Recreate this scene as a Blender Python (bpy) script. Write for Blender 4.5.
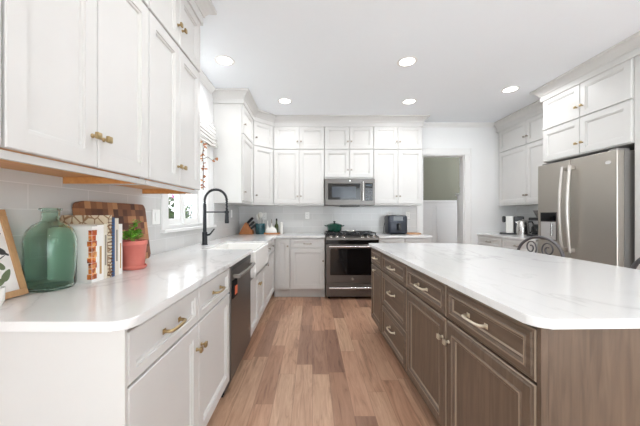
import bpy, bmesh, math, random
from mathutils import Vector, Matrix
for o in list(bpy.data.objects): bpy.data.objects.remove(o)
C = bpy.context.scene.collection
PI = math.pi
random.seed(7)
def sl(c): return c/12.92 if c <= .04045 else ((c+.055)/1.055)**2.4
def rgb(r, g, b): return (sl(r/255), sl(g/255), sl(b/255), 1)

# ------------------------------------------------------------------ camera
H = 1.22
F = 284.0
cam = bpy.data.cameras.new('camera'); camo = bpy.data.objects.new('camera', cam); C.objects.link(camo)
camo.location = (0, 0, H); camo.rotation_euler = (PI/2, 0, 0)
cam.sensor_width = 36; cam.sensor_fit = 'HORIZONTAL'; cam.lens = F*36/640
cam.shift_x = (320-312)/640; cam.shift_y = -(213-215)/640
cam.clip_start = .02
bpy.context.scene.camera = camo
# ------------------------------------------------------------------ world, exposure
SKY, GROUND_FILL = 2.4, 6.8
w = bpy.data.worlds.new('world'); bpy.context.scene.world = w; w.use_nodes = True
bg = w.node_tree.nodes['Background']; bg.inputs[0].default_value = (.87, .945, 1, 1); bg.inputs[1].default_value = 3.8
# added glow below the horizon to brighten the ceiling, softer sky above
_t = w.node_tree; _g = _t.nodes.new('ShaderNodeNewGeometry'); _s = _t.nodes.new('ShaderNodeSeparateXYZ'); _t.links.new(_g.outputs['Incoming'], _s.inputs[0])
_m = _t.nodes.new('ShaderNodeMapRange'); _m.inputs[1].default_value = -.15; _m.inputs[2].default_value = .15; _m.inputs[3].default_value = SKY; _m.inputs[4].default_value = GROUND_FILL
_t.links.new(_s.outputs[2], _m.inputs[0]); _t.links.new(_m.outputs[0], bg.inputs[1])
vs = bpy.context.scene.view_settings
vs.view_transform = 'Standard'; vs.look = 'None'; vs.gamma = 1; vs.exposure = .70
LAMP_W = 4.4

# ------------------------------------------------------------------ materials
def mat(name, col=(.8, .8, .8, 1), rough=.5, metal=0, spec=.5, **kw):
    m = bpy.data.materials.new(name); m.use_nodes = True
    b = m.node_tree.nodes['Principled BSDF']
    b.inputs['Base Color'].default_value = col; b.inputs['Roughness'].default_value = rough
    b.inputs['Metallic'].default_value = metal; b.inputs['Specular IOR Level'].default_value = spec
    for k, v in kw.items(): b.inputs[k].default_value = v
    return m
def nt(m): return m.node_tree, m.node_tree.nodes['Principled BSDF']
def node(t, kind, **kw):
    n = t.nodes.new(kind)
    for k, v in kw.items():
        if k.startswith('i_'):
            key = k[2:]
            n.inputs[int(key) if key.isdigit() else key].default_value = v
        else: setattr(n, k, v)
    return n
def ramp(t, stops, interp='LINEAR'):
    n = t.nodes.new('ShaderNodeValToRGB'); n.color_ramp.interpolation = interp
    e = n.color_ramp.elements
    while len(e) < len(stops): e.new(.5)
    for x, (p, c) in zip(e, stops): x.position = p; x.color = c
    return n
def math_(t, op, a, b=None, c=None):
    n = t.nodes.new('ShaderNodeMath'); n.operation = op
    for i, v in enumerate((a, b, c)):
        if v is None: continue
        if isinstance(v, (int, float)): n.inputs[i].default_value = v
        else: t.links.new(v, n.inputs[i])
    return n.outputs[0]
def noise_col(m, c1, c2, scale=5, stretch=(1, 1, 1), detail=4, lo=.35, hi=.65, dist=0):
    t, b = nt(m); tc = node(t, 'ShaderNodeTexCoord'); mp = node(t, 'ShaderNodeMapping'); mp.inputs['Scale'].default_value = stretch
    t.links.new(tc.outputs['Object'], mp.inputs[0])
    n = node(t, 'ShaderNodeTexNoise', i_Scale=scale, i_Detail=detail, i_Distortion=dist); t.links.new(mp.outputs[0], n.inputs['Vector'])
    r = ramp(t, [(lo, c1), (hi, c2)]); t.links.new(n.outputs['Fac'], r.inputs[0]); t.links.new(r.outputs[0], b.inputs['Base Color'])
    return m
M = {}
M['cab'] = noise_col(mat('white_cabinet_paint', rough=.38), rgb(213, 211, 208), rgb(216, 214, 211), 3)
M['wall'] = noise_col(mat('white_wall_paint', rough=.7), rgb(246, 246, 246), rgb(248, 248, 247), 2)
M['ceil'] = noise_col(mat('ceiling_paint', rough=.85), rgb(246, 250, 254), rgb(247, 251, 255), 2)
M['trim'] = mat('white_trim_paint', rgb(240, 239, 237), .4)
M['hall'] = mat('olive_grey_wall_paint', rgb(126, 123, 108), .8)
M['wains'] = mat('pale_grey_wainscot_paint', rgb(216, 212, 210), .5)
M['sink'] = mat('fireclay', rgb(246, 244, 240), .15)
M['black'] = mat('matte_black_metal', rgb(32, 34, 38), .38, .3)
M['blackplastic'] = mat('black_plastic', rgb(22, 22, 24), .3)
M['blackglass'] = mat('black_glass', rgb(14, 14, 16), .06)
M['iron'] = mat('grey_wrought_iron', rgb(104, 101, 103), .45, .6)
M['steel'] = mat('slate_stainless_steel', rgb(150, 145, 140), .34, .9)
M['mwsteel'] = mat('grey_stainless_steel', rgb(104, 101, 98), .34, .9)
M['fridgesteel'] = mat('warm_grey_stainless_steel', rgb(182, 176, 167), .36, .85)
M['darksteel'] = mat('dark_slate_steel', rgb(112, 107, 103), .36, .85)
M['fridgeside'] = mat('fridge_side_grey', rgb(122, 119, 116), .5)
M['chrome'] = mat('brushed_bright_steel', rgb(215, 213, 210), .22, 1)
M['brass'] = mat('brushed_brass', rgb(178, 156, 116), .3, 1)
M['champ'] = mat('champagne_metal', rgb(232, 224, 206), .34, .85)
M['mattblack'] = mat('matte_black_print', rgb(30, 30, 33), .9, 0, .1)
M['nickel'] = mat('aged_nickel', rgb(160, 150, 138), .3, 1)
M['plate'] = mat('outlet_plastic', rgb(244, 243, 240), .4)
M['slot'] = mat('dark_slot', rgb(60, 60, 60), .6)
M['white_cer'] = mat('white_ceramic', rgb(240, 238, 232), .25)
M['terra'] = noise_col(mat('pink_terracotta', rough=.55), rgb(205, 112, 100), rgb(218, 128, 114), 8)
M['soil'] = noise_col(mat('soil', rough=.95), rgb(50, 38, 28), rgb(80, 62, 46), 60)
M['leaf'] = noise_col(mat('fresh_green_leaf', rough=.45), rgb(96, 160, 44), rgb(150, 208, 84), 30)
M['bushleaf'] = noise_col(mat('bush_leaf', rough=.6), rgb(48, 78, 28), rgb(92, 116, 52), 8)
M['greybush'] = noise_col(mat('grey_green_leaf', rough=.6), rgb(74, 92, 84), rgb(104, 120, 112), 8)
M['pink'] = mat('pink_petal', rgb(205, 84, 165), .6)
M['autumn'] = noise_col(mat('autumn_leaf', rough=.6), rgb(150, 72, 48), rgb(196, 142, 90), 20)
M['twig'] = mat('twig_brown', rgb(96, 66, 44), .8)
M['teal'] = noise_col(mat('teal_glaze', rough=.2), rgb(34, 68, 76), rgb(58, 98, 104), 14)
M['enamel'] = noise_col(mat('green_enamel', rough=.14), rgb(26, 64, 54), rgb(34, 76, 64), 3)
M['navy'] = mat('blue_black_plastic', rgb(46, 50, 60), .28, .2)
M['paper'] = mat('book_pages', rgb(240, 234, 222), .8)
M['bookwhite'] = mat('white_book_cover', rgb(240, 237, 232), .45)
M['bookcream'] = mat('cream_book_cover', rgb(226, 217, 200), .5)
M['bookblue'] = mat('blue_book_cover', rgb(52, 86, 128), .5)
M['oilglass'] = mat('olive_oil_glass', rgb(90, 100, 50), .08, **{'Transmission Weight': .6})
M['cushion'] = noise_col(mat('linen_cushion', rough=.9), rgb(190, 182, 170), rgb(206, 198, 186), 60)
M['ground'] = noise_col(mat('garden_ground', rough=.95), rgb(120, 130, 90), rgb(150, 150, 110), 4)

# wood stains
def wood(name, dark, light, scale=6, stretch=(9, 9, .7), rough=.42, axis='z'):
    s = {'z': stretch, 'x': (stretch[2], stretch[1], stretch[0]), 'y': (stretch[0], stretch[2], stretch[1])}[axis]
    m = mat(name, rough=rough); t, b = nt(m)
    tc = node(t, 'ShaderNodeTexCoord'); mp = node(t, 'ShaderNodeMapping'); mp.inputs['Scale'].default_value = s
    t.links.new(tc.outputs['Object'], mp.inputs[0])
    n = node(t, 'ShaderNodeTexNoise', i_Scale=scale, i_Detail=6, i_Distortion=.6); t.links.new(mp.outputs[0], n.inputs['Vector'])
    n2 = node(t, 'ShaderNodeTexNoise', i_Scale=2.2, i_Detail=2); t.links.new(tc.outputs['Object'], n2.inputs['Vector'])
    f = math_(t, 'ADD', math_(t, 'MULTIPLY', n.outputs['Fac'], .6), math_(t, 'MULTIPLY', n2.outputs['Fac'], .4))
    r = ramp(t, [(.34, dark), (.66, light)]); t.links.new(f, r.inputs[0]); t.links.new(r.outputs[0], b.inputs['Base Color'])
    return m
M['island'] = wood('grey_brown_stain', rgb(86, 70, 57), rgb(116, 96, 80))
M['island_h'] = wood('grey_brown_stain_level_grain', rgb(86, 70, 57), rgb(116, 96, 80), axis='x')
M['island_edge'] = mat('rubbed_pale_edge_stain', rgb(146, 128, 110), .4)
M['under'] = wood('orange_birch_ply', rgb(205, 142, 80), rgb(226, 168, 104), axis='x')
M['oak'] = wood('oak_frame', rgb(176, 134, 92), rgb(205, 164, 118), rough=.6)
M['block'] = wood('knife_block_wood', rgb(170, 104, 60), rgb(198, 130, 80), rough=.5)
M['tray'] = wood('tray_wood', rgb(160, 100, 56), rgb(190, 130, 80), axis='x')
M['round'] = wood('round_board_wood', rgb(190, 136, 90), rgb(214, 164, 118), axis='x')

# marble-look quartz
def quartz():
    m = mat('white_veined_quartz', rough=.13, spec=.45); t, b = nt(m)
    tc = node(t, 'ShaderNodeTexCoord')
    mp = node(t, 'ShaderNodeMapping'); mp.inputs['Rotation'].default_value = (0, 0, .6); mp.inputs['Scale'].default_value = (1.7, .6, 1)
    t.links.new(tc.outputs['Object'], mp.inputs[0])
    n = node(t, 'ShaderNodeTexNoise', i_Scale=1.5, i_Detail=5, i_Roughness=.55, i_Distortion=.9); t.links.new(mp.outputs[0], n.inputs['Vector'])
    d = math_(t, 'ABSOLUTE', math_(t, 'SUBTRACT', n.outputs['Fac'], .5))
    r = ramp(t, [(0, (.5, .5, .5, 1)), (.007, (.2, .2, .2, 1)), (.03, (0, 0, 0, 1))]); t.links.new(d, r.inputs[0])
    n2 = node(t, 'ShaderNodeTexNoise', i_Scale=1.1, i_Detail=2); t.links.new(tc.outputs['Object'], n2.inputs['Vector'])
    g = ramp(t, [(.42, (0, 0, 0, 1)), (.62, (1, 1, 1, 1))]); t.links.new(n2.outputs['Fac'], g.inputs[0])
    f = math_(t, 'MULTIPLY', r.outputs[0], g.outputs[0])
    mx = node(t, 'ShaderNodeMix', data_type='RGBA'); t.links.new(f, mx.inputs[0])
    mx.inputs[6].default_value = rgb(231, 230, 229); mx.inputs[7].default_value = rgb(176, 174, 174)
    t.links.new(mx.outputs[2], b.inputs['Base Color'])
    return m
M['quartz'] = quartz()

def tile():
    m = mat('pale_grey_gloss_tile', rough=.16); t, b = nt(m)
    g = node(t, 'ShaderNodeNewGeometry'); sep = node(t, 'ShaderNodeSeparateXYZ'); t.links.new(g.outputs['Position'], sep.inputs[0])
    u = math_(t, 'ADD', sep.outputs[0], sep.outputs[1]); v = math_(t, 'SUBTRACT', sep.outputs[2], .915)
    cb = node(t, 'ShaderNodeCombineXYZ'); t.links.new(u, cb.inputs[0]); t.links.new(v, cb.inputs[1])
    br = node(t, 'ShaderNodeTexBrick', i_Scale=1, offset=.5)
    br.inputs['Color1'].default_value = rgb(213, 212, 210); br.inputs['Color2'].default_value = rgb(220, 219, 217); br.inputs['Mortar'].default_value = rgb(232, 231, 230)
    br.inputs['Mortar Size'].default_value = .002; br.inputs['Brick Width'].default_value = .33; br.inputs['Row Height'].default_value = .11
    t.links.new(cb.outputs[0], br.inputs['Vector']); t.links.new(br.outputs[0], b.inputs['Base Color'])
    bp = node(t, 'ShaderNodeBump', i_Strength=.25, i_Distance=.002, invert=True); t.links.new(br.outputs['Fac'], bp.inputs['Height']); t.links.new(bp.outputs[0], b.inputs['Normal'])
    return m
M['tile'] = tile()

def planks():
    m = mat('hickory_plank_floor', rough=.34); t, b = nt(m)
    g = node(t, 'ShaderNodeNewGeometry'); sep = node(t, 'ShaderNodeSeparateXYZ'); t.links.new(g.outputs['Position'], sep.inputs[0])
    W, L = .127, .82
    xs = math_(t, 'DIVIDE', math_(t, 'ADD', sep.outputs[0], 10.03), W); row = math_(t, 'FLOOR', xs); fx = math_(t, 'FRACT', xs)
    wn = node(t, 'ShaderNodeTexWhiteNoise', noise_dimensions='1D'); t.links.new(row, wn.inputs['W'])
    ys = math_(t, 'ADD', math_(t, 'DIVIDE', math_(t, 'ADD', sep.outputs[1], 10), L), math_(t, 'MULTIPLY', wn.outputs['Value'], 7.3))
    idx = math_(t, 'FLOOR', ys); fy = math_(t, 'FRACT', ys)
    cb = node(t, 'ShaderNodeCombineXYZ'); t.links.new(row, cb.inputs[0]); t.links.new(idx, cb.inputs[1])
    w2 = node(t, 'ShaderNodeTexWhiteNoise', noise_dimensions='2D'); t.links.new(cb.outputs[0], w2.inputs['Vector'])
    cr = ramp(t, [(0, rgb(198, 160, 134)), (.3, rgb(208, 172, 145)), (.55, rgb(196, 154, 128)), (.8, rgb(188, 147, 121)), (.86, rgb(152, 116, 97)), (1, rgb(168, 131, 110))])
    t.links.new(w2.outputs['Value'], cr.inputs[0])
    # grain, shifted per plank
    cv = node(t, 'ShaderNodeCombineXYZ')
    t.links.new(math_(t, 'ADD', math_(t, 'MULTIPLY', sep.outputs[0], 16), math_(t, 'MULTIPLY', w2.outputs['Value'], 40)), cv.inputs[0])
    t.links.new(math_(t, 'MULTIPLY', sep.outputs[1], 1.6), cv.inputs[1]); t.links.new(math_(t, 'MULTIPLY', w2.outputs['Value'], 31), cv.inputs[2])
    n = node(t, 'ShaderNodeTexNoise', i_Scale=1.6, i_Detail=6, i_Roughness=.62, i_Distortion=1.2); t.links.new(cv.outputs[0], n.inputs['Vector'])
    gr = ramp(t, [(.28, rgb(128, 112, 104)), (.44, rgb(222, 214, 208)), (.66, (1, 1, 1, 1))]); t.links.new(n.outputs['Fac'], gr.inputs[0])
    mx = node(t, 'ShaderNodeMix', data_type='RGBA', blend_type='MULTIPLY'); mx.inputs[0].default_value = .72
    t.links.new(cr.outputs[0], mx.inputs[6]); t.links.new(gr.outputs[0], mx.inputs[7])
    # dark knots
    vo = node(t, 'ShaderNodeTexNoise', i_Scale=.55, i_Detail=3, i_Distortion=.5); t.links.new(cv.outputs[0], vo.inputs['Vector'])
    kr = ramp(t, [(.73, (0, 0, 0, 1)), (.79, (1, 1, 1, 1))]); t.links.new(vo.outputs['Fac'], kr.inputs[0])
    mk = node(t, 'ShaderNodeMix', data_type='RGBA'); t.links.new(math_(t, 'MULTIPLY', kr.outputs[0], .7), mk.inputs[0]); t.links.new(mx.outputs[2], mk.inputs[6]); mk.inputs[7].default_value = rgb(84, 56, 44)
    # seams
    ex = math_(t, 'MINIMUM', fx, math_(t, 'SUBTRACT', 1, fx)); ey = math_(t, 'MINIMUM', fy, math_(t, 'SUBTRACT', 1, fy))
    seam = math_(t, 'MAXIMUM', math_(t, 'LESS_THAN', ex, .014), math_(t, 'LESS_THAN', ey, .0018))
    ms = node(t, 'ShaderNodeMix', data_type='RGBA'); t.links.new(math_(t, 'MULTIPLY', seam, .4), ms.inputs[0]); t.links.new(mk.outputs[2], ms.inputs[6]); ms.inputs[7].default_value = rgb(104, 72, 56)
    t.links.new(ms.outputs[2], b.inputs['Base Color'])
    bp = node(t, 'ShaderNodeBump', i_Strength=.15, i_Distance=.002); t.links.new(n.outputs['Fac'], bp.inputs['Height']); t.links.new(bp.outputs[0], b.inputs['Normal'])
    return m
M['floor'] = planks()

def glass(name, col, rough=.02, trans=1, ior=1.45):
    return mat(name, col, rough, **{'Transmission Weight': trans, 'IOR': ior})
M['jug'] = glass('green_bottle_glass', rgb(224, 243, 233), .03, 1, 1.25)
M['pane'] = bpy.data.materials.new('window_pane_glass'); M['pane'].use_nodes = True
t = M['pane'].node_tree; t.nodes.clear()
_o = t.nodes.new('ShaderNodeOutputMaterial'); _mx = t.nodes.new('ShaderNodeMixShader'); _tr = t.nodes.new('ShaderNodeBsdfTransparent'); _gl = t.nodes.new('ShaderNodeBsdfGlossy'); _gl.inputs['Roughness'].default_value = .02
_mx.inputs[0].default_value = .12; t.links.new(_tr.outputs[0], _mx.inputs[1]); t.links.new(_gl.outputs[0], _mx.inputs[2]); t.links.new(_mx.outputs[0], _o.inputs[0])
M['lens'] = mat('lit_lamp_lens', rgb(255, 250, 240), .5, **{'Emission Color': (1, .96, .9, 1), 'Emission Strength': 6})

def blockboard():
    m = mat('end_grain_checker', rough=.5); t, b = nt(m)
    tc = node(t, 'ShaderNodeTexCoord'); mp = node(t, 'ShaderNodeMapping'); mp.inputs['Scale'].default_value = (24, 24, 24); t.links.new(tc.outputs['Object'], mp.inputs[0])
    sn = node(t, 'ShaderNodeVectorMath', operation='FLOOR'); t.links.new(mp.outputs[0], sn.inputs[0])
    sp = node(t, 'ShaderNodeSeparateXYZ'); t.links.new(sn.outputs[0], sp.inputs[0]); cb = node(t, 'ShaderNodeCombineXYZ'); t.links.new(sp.outputs[0], cb.inputs[0]); t.links.new(sp.outputs[2], cb.inputs[1])
    wn = node(t, 'ShaderNodeTexWhiteNoise', noise_dimensions='2D'); t.links.new(cb.outputs[0], wn.inputs['Vector'])
    r = ramp(t, [(0, rgb(84, 50, 36)), (.35, rgb(118, 74, 50)), (.65, rgb(140, 92, 62)), (.85, rgb(176, 124, 84)), (1, rgb(196, 146, 102))]); t.links.new(wn.outputs['Value'], r.inputs[0])
    t.links.new(r.outputs[0], b.inputs['Base Color'])
    return m
M['board'] = blockboard()
def photospine():
    m = mat('photo_spine_print', rough=.4); t, b = nt(m)
    tc = node(t, 'ShaderNodeTexCoord'); v = node(t, 'ShaderNodeTexVoronoi', i_Scale=55); t.links.new(tc.outputs['Object'], v.inputs['Vector'])
    s = node(t, 'ShaderNodeSeparateColor'); t.links.new(v.outputs['Color'], s.inputs[0])
    r = ramp(t, [(0, rgb(90, 44, 26)), (.3, rgb(190, 86, 34)), (.55, rgb(226, 140, 60)), (.8, rgb(150, 60, 30)), (1, rgb(236, 180, 110))]); t.links.new(s.outputs[0], r.inputs[0])
    t.links.new(r.outputs[0], b.inputs['Base Color']); return m
M['photospine'] = photospine()
def patterncover():
    m = mat('patterned_cover_print', rough=.5); t, b = nt(m)
    tc = node(t, 'ShaderNodeTexCoord'); v = node(t, 'ShaderNodeTexVoronoi', i_Scale=26, feature='DISTANCE_TO_EDGE'); t.links.new(tc.outputs['Object'], v.inputs['Vector'])
    r = ramp(t, [(.03, rgb(150, 112, 76)), (.1, rgb(222, 208, 182))]); t.links.new(v.outputs['Distance'], r.inputs[0])
    t.links.new(r.outputs[0], b.inputs['Base Color']); return m
M['pattern'] = patterncover()
def shade_fabric():
    m = mat('striped_linen_shade', rough=.9); t, b = nt(m)
    tc = node(t, 'ShaderNodeTexCoord'); sp = node(t, 'ShaderNodeSeparateXYZ'); t.links.new(tc.outputs['Object'], sp.inputs[0])
    f = math_(t, 'FRACT', math_(t, 'MULTIPLY', sp.outputs[2], 21)); s = math_(t, 'LESS_THAN', f, .13)
    mx = node(t, 'ShaderNodeMix', data_type='RGBA'); t.links.new(s, mx.inputs[0]); mx.inputs[6].default_value = rgb(232, 230, 226); mx.inputs[7].default_value = rgb(112, 104, 98)
    t.links.new(mx.outputs[2], b.inputs['Base Color']); return m
M['shade'] = shade_fabric()
M['print'] = noise_col(mat('botanical_print_paper', rough=.8), rgb(226, 222, 220), rgb(240, 238, 234), 14)
M['inkgreen'] = mat('sage_ink', rgb(110, 122, 92), .8)
M['inkdark'] = mat('dark_ink', rgb(74, 76, 74), .8)
M['inkpale'] = mat('pale_mauve_ink', rgb(176, 168, 178), .8)
M['orangetag'] = mat('orange_sticker', rgb(228, 112, 70), .5)

# ------------------------------------------------------------------ mesh helpers
class MB:
    def __init__(s): s.bm = bmesh.new()
    def _fin(s, verts, mtx=None):
        if mtx is not None: bmesh.ops.transform(s.bm, matrix=mtx, verts=verts)
        return verts
    def box(s, x0, x1, y0, y1, z0, z1, bev=0, seg=2, mtx=None):
        r = bmesh.ops.create_cube(s.bm, size=1); vs_ = r['verts']
        for v in vs_: v.co = Vector(((x0+x1)/2+v.co.x*(x1-x0), (y0+y1)/2+v.co.y*(y1-y0), (z0+z1)/2+v.co.z*(z1-z0)))
        if bev:
            es = list({e for v in vs_ for e in v.link_edges})
            q = bmesh.ops.bevel(s.bm, geom=es, offset=bev, segments=seg, affect='EDGES', profile=.5)
            vs_ = list({v for f in q['faces'] for v in f.verts} | {v for v in vs_ if v.is_valid})
        s._fin(vs_, mtx); return s
    def lathe(s, prof, c=(0, 0, 0), n=32, mtx=None, sx=1, sy=1):
        rows = []
        for r, z in prof:
            if r < 1e-6: rows.append([s.bm.verts.new((c[0], c[1], c[2]+z))])
            else: rows.append([s.bm.verts.new((c[0]+sx*r*math.cos(2*PI*k/n), c[1]+sy*r*math.sin(2*PI*k/n), c[2]+z)) for k in range(n)])
        for a, b in zip(rows, rows[1:]):
            for k in range(n):
                k2 = (k+1) % n
                if len(a) == 1 and len(b) == 1: continue
                if len(a) == 1: s.bm.faces.new((a[0], b[k2], b[k]))
                elif len(b) == 1: s.bm.faces.new((a[k], a[k2], b[0]))
                else: s.bm.faces.new((a[k], a[k2], b[k2], b[k]))
        s._fin([v for r in rows for v in r], mtx); return s
    def cyl(s, r, z0, z1, c=(0, 0), n=24, mtx=None):
        return s.lathe([(0, z0), (r, z0), (r, z1), (0, z1)], (c[0], c[1], 0), n, mtx)
    def tube(s, pts, r, n=10, closed=False):
        pts = [Vector(p) for p in pts]; N = len(pts); rows = []
        rr = r if isinstance(r, (list, tuple)) else [r]*N
        up = None
        for i, p in enumerate(pts):
            if closed: d = pts[(i+1) % N]-pts[i-1]
            else: d = pts[min(i+1, N-1)]-pts[max(i-1, 0)]
            d.normalize()
            if up is None: up = Vector((0, 0, 1)) if abs(d.z) < .9 else Vector((1, 0, 0))
            a = d.cross(up)
            if a.length < 1e-4: a = d.cross(Vector((0, 1, 0)))
            a.normalize(); up = a.cross(d).normalized(); 
            rows.append([s.bm.verts.new(p+a*rr[i]*math.cos(2*PI*k/n)+up*rr[i]*math.sin(2*PI*k/n)) for k in range(n)])
        prs = list(zip(rows, rows[1:]))+([(rows[-1], rows[0])] if closed else [])
        for a, b in prs:
            for k in range(n): s.bm.faces.new((a[k], a[(k+1) % n], b[(k+1) % n], b[k]))
        if not closed: s.bm.faces.new(rows[0][::-1]); s.bm.faces.new(rows[-1])
        return s
    def prism(s, pts, z0, z1, bev=0, mtx=None):
        a = [s.bm.verts.new((x, y, z0)) for x, y in pts]; b = [s.bm.verts.new((x, y, z1)) for x, y in pts]; n = len(pts)
        f0 = s.bm.faces.new(a[::-1]); f1 = s.bm.faces.new(b)
        for k in range(n): s.bm.faces.new((a[k], a[(k+1) % n], b[(k+1) % n], b[k]))
        vv = a+b
        if bev:
            es = list(set(f0.edges) | set(f1.edges))
            q = bmesh.ops.bevel(s.bm, geom=es, offset=bev, segments=2, affect='EDGES', profile=.5)
            vv = [v for v in s.bm.verts]
        s._fin(vv, mtx); return s
    def panel(s, x0, x1, z0, z1, prof, y=0, pale=()):
        """raised-and-sunk rectangular front; prof = (inset, height outwards); outwards is -y"""
        rows = []
        for i, d in prof:
            rows.append([s.bm.verts.new(p) for p in ((x0+i, y-d, z0+i), (x1-i, y-d, z0+i), (x1-i, y-d, z1-i), (x0+i, y-d, z1-i))])
        for i, (a, b) in enumerate(zip(rows, rows[1:])):
            for k in range(4): s.bm.faces.new((a[k], a[(k+1) % 4], b[(k+1) % 4], b[k])).material_index = int(i in pale)
        s.bm.faces.new(rows[-1]); s.bm.faces.new(rows[0][::-1]); return s
    def sweep(s, path, prof, side=1):
        """profile (out, z) swept along an XY path with mitred corners; out is to the right of travel when side=1"""
        P = [Vector(p) for p in path]; rows = []
        for i, p in enumerate(P):
            ns = []
            if i > 0: d = (P[i]-P[i-1]).normalized(); ns.append(Vector((d.y, -d.x))*side)
            if i < len(P)-1: d = (P[i+1]-P[i]).normalized(); ns.append(Vector((d.y, -d.x))*side)
            if len(ns) == 2: m_ = (ns[0]+ns[1]); m_ = m_/(m_.dot(ns[0]))
            else: m_ = ns[0]
            rows.append([s.bm.verts.new((p.x+m_.x*o, p.y+m_.y*o, z)) for o, z in prof])
        n = len(prof)
        for a, b in zip(rows, rows[1:]):
            for k in range(n): s.bm.faces.new((a[k], a[(k+1) % n], b[(k+1) % n], b[k]))
        s.bm.faces.new(rows[0][::-1]); s.bm.faces.new(rows[-1]); return s
    def build(s, name, m, parent=None, smooth=None, loc=None):
        bmesh.ops.recalc_face_normals(s.bm, faces=s.bm.faces)
        me = bpy.data.meshes.new(name); s.bm.to_mesh(me); s.bm.free()
        me.materials.append(M[m] if isinstance(m, str) else m)
        if smooth is not None:
            for p in me.polygons: p.use_smooth = True
            me.set_sharp_from_angle(angle=math.radians(smooth))
        o = bpy.data.objects.new(name, me); C.objects.link(o)
        if parent is not None: o.parent = parent
        if loc is not None: o.location = loc
        return o
def thing(name, label, cat, loc=(0, 0, 0), rz=0, group=None):
    o = bpy.data.objects.new(name, None); C.objects.link(o); o.empty_display_size = .05
    o.location = loc; o.rotation_euler = (0, 0, rz); tag(o, label, cat, group); return o
def tag(o, label, cat, group=None):
    o['label'] = label; o['category'] = cat
    if group: o['group'] = group
    return o
def struct(o): o['kind'] = 'structure'; return o
def copy_tree(o, parent=None):
    c = o.copy(); C.objects.link(c)
    if parent: c.parent = parent
    for ch in list(o.children): copy_tree(ch, c)
    return c

# ------------------------------------------------------------------ the setting
XL, XR, YB, ZC = -1.23, 3.45, 4.78, 2.76
struct(MB().box(-1.5, 5.2, -3.6, 6.6, -.05, 0).build('floor', 'floor'))
struct(MB().box(-1.5, 5.2, -3.6, 6.6, ZC, ZC+.1).build('ceiling', 'ceil'))
WY0, WY1, WZ0, WZ1 = 2.40, 3.28, 1.10, 2.20
struct(MB().box(XL-.15, XL, -.3, WY0, 0, ZC).box(XL-.15, XL, -3.6, -3.1, 0, ZC).box(XL-.15, XL, -3.1, -.3, 2.45, ZC).box(XL-.15, XL, WY1, YB+.14, 0, ZC).box(XL-.15, XL, WY0, WY1, 0, WZ0).box(XL-.15, XL, WY0, WY1, WZ1, ZC).build('wall_left', 'wall'))  # opening behind the camera added to let light onto the right side
DX0, DX1, DZ = 1.86, 2.56, 2.23
struct(MB().box(XL, DX0, YB, YB+.12, 0, ZC).box(DX1, XR+.15, YB, YB+.12, 0, ZC).box(DX0, DX1, YB, YB+.12, DZ, ZC).build('wall_back', 'wall'))
struct(MB().box(XR, XR+.15, 1.6, YB, 0, ZC).build('wall_right', 'wall'))
# the room behind the camera: rear wall opening added for light, side wall closed
struct(MB().box(XL, 5.2, -3.6, -3.45, 2.35, ZC).box(XL, 1.2, -3.6, -3.45, 0, 2.35).box(4.2, 5.2, -3.6, -3.45, 0, 2.35).build('wall_rear_unseen', 'wall'))
struct(MB().box(5.05, 5.2, -3.45, 1.6, 2.3, ZC).box(5.05, 5.2, -3.45, 1.6, 0, .8).box(5.05, 5.2, -3.45, -.4, .8, 2.3).box(XR+.15, 5.2, 1.6, 1.75, 0, ZC).box(5.05, 5.2, -.4, 1.6, .8, 2.3).build('wall_right_rear_unseen', 'wall'))
# room beyond the cased opening
HY = 6.3
struct(MB().box(.6, 4.4, HY, HY+.1, 0, ZC).build('wall_hall', 'hall'))
wb = MB().box(.6, 3.9, HY-.015, HY, 0, 1.50)
for k in range(6):
    x = .62+k*.52; wb.panel(x+.05, x+.50, .2, 1.42, [(0, .016), (.0, .02), (.02, .02), (.03, .012)], HY)
wb.box(.6, 3.9, HY-.045, HY, 1.50, 1.545, .008)
struct(wb.build('trim_1', 'wains'))
struct(MB().box(.5, .6, 4.9, HY, 0, ZC).build('wall_hall_left_unseen', 'hall'))  # unseen hall side walls, added to cut the light in the hall
struct(MB().box(4.3, 4.4, 5.6, HY, 0, ZC).build('wall_hall_right_unseen', 'hall'))
struct(MB().box(2.79, 3.8, 5.32, 5.46, 0, 1.59).box(2.765, 3.8, 5.29, 5.49, 1.59, 1.63, .008).build('wall_hall_low', 'trim'))
struct(MB().box(2.81, 3.8, 5.36, 5.42, 1.74, 2.18, .01).build('trim_2', 'trim'))
# opening casing and jambs
cs = MB()
cs.box(DX0-.10, DX0, YB-.022, YB, 0, DZ+.0, .004).box(DX1, DX1+.11, YB-.022, YB, 0, DZ, .004).box(DX0-.10, DX1+.11, YB-.022, YB, DZ, DZ+.11, .004)
cs.box(DX1+.085, DX1+.11, YB-.03, YB-.02, 0, DZ+.11, .003)
cs.box(DX0-.002, DX0+.012, YB, YB+.12, 0, DZ).box(DX1-.012, DX1+.002, YB, YB+.12, 0, DZ).box(DX0, DX1, YB, YB+.12, DZ-.012, DZ+.002)
struct(cs.build('trim_3', 'trim'))
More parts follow.
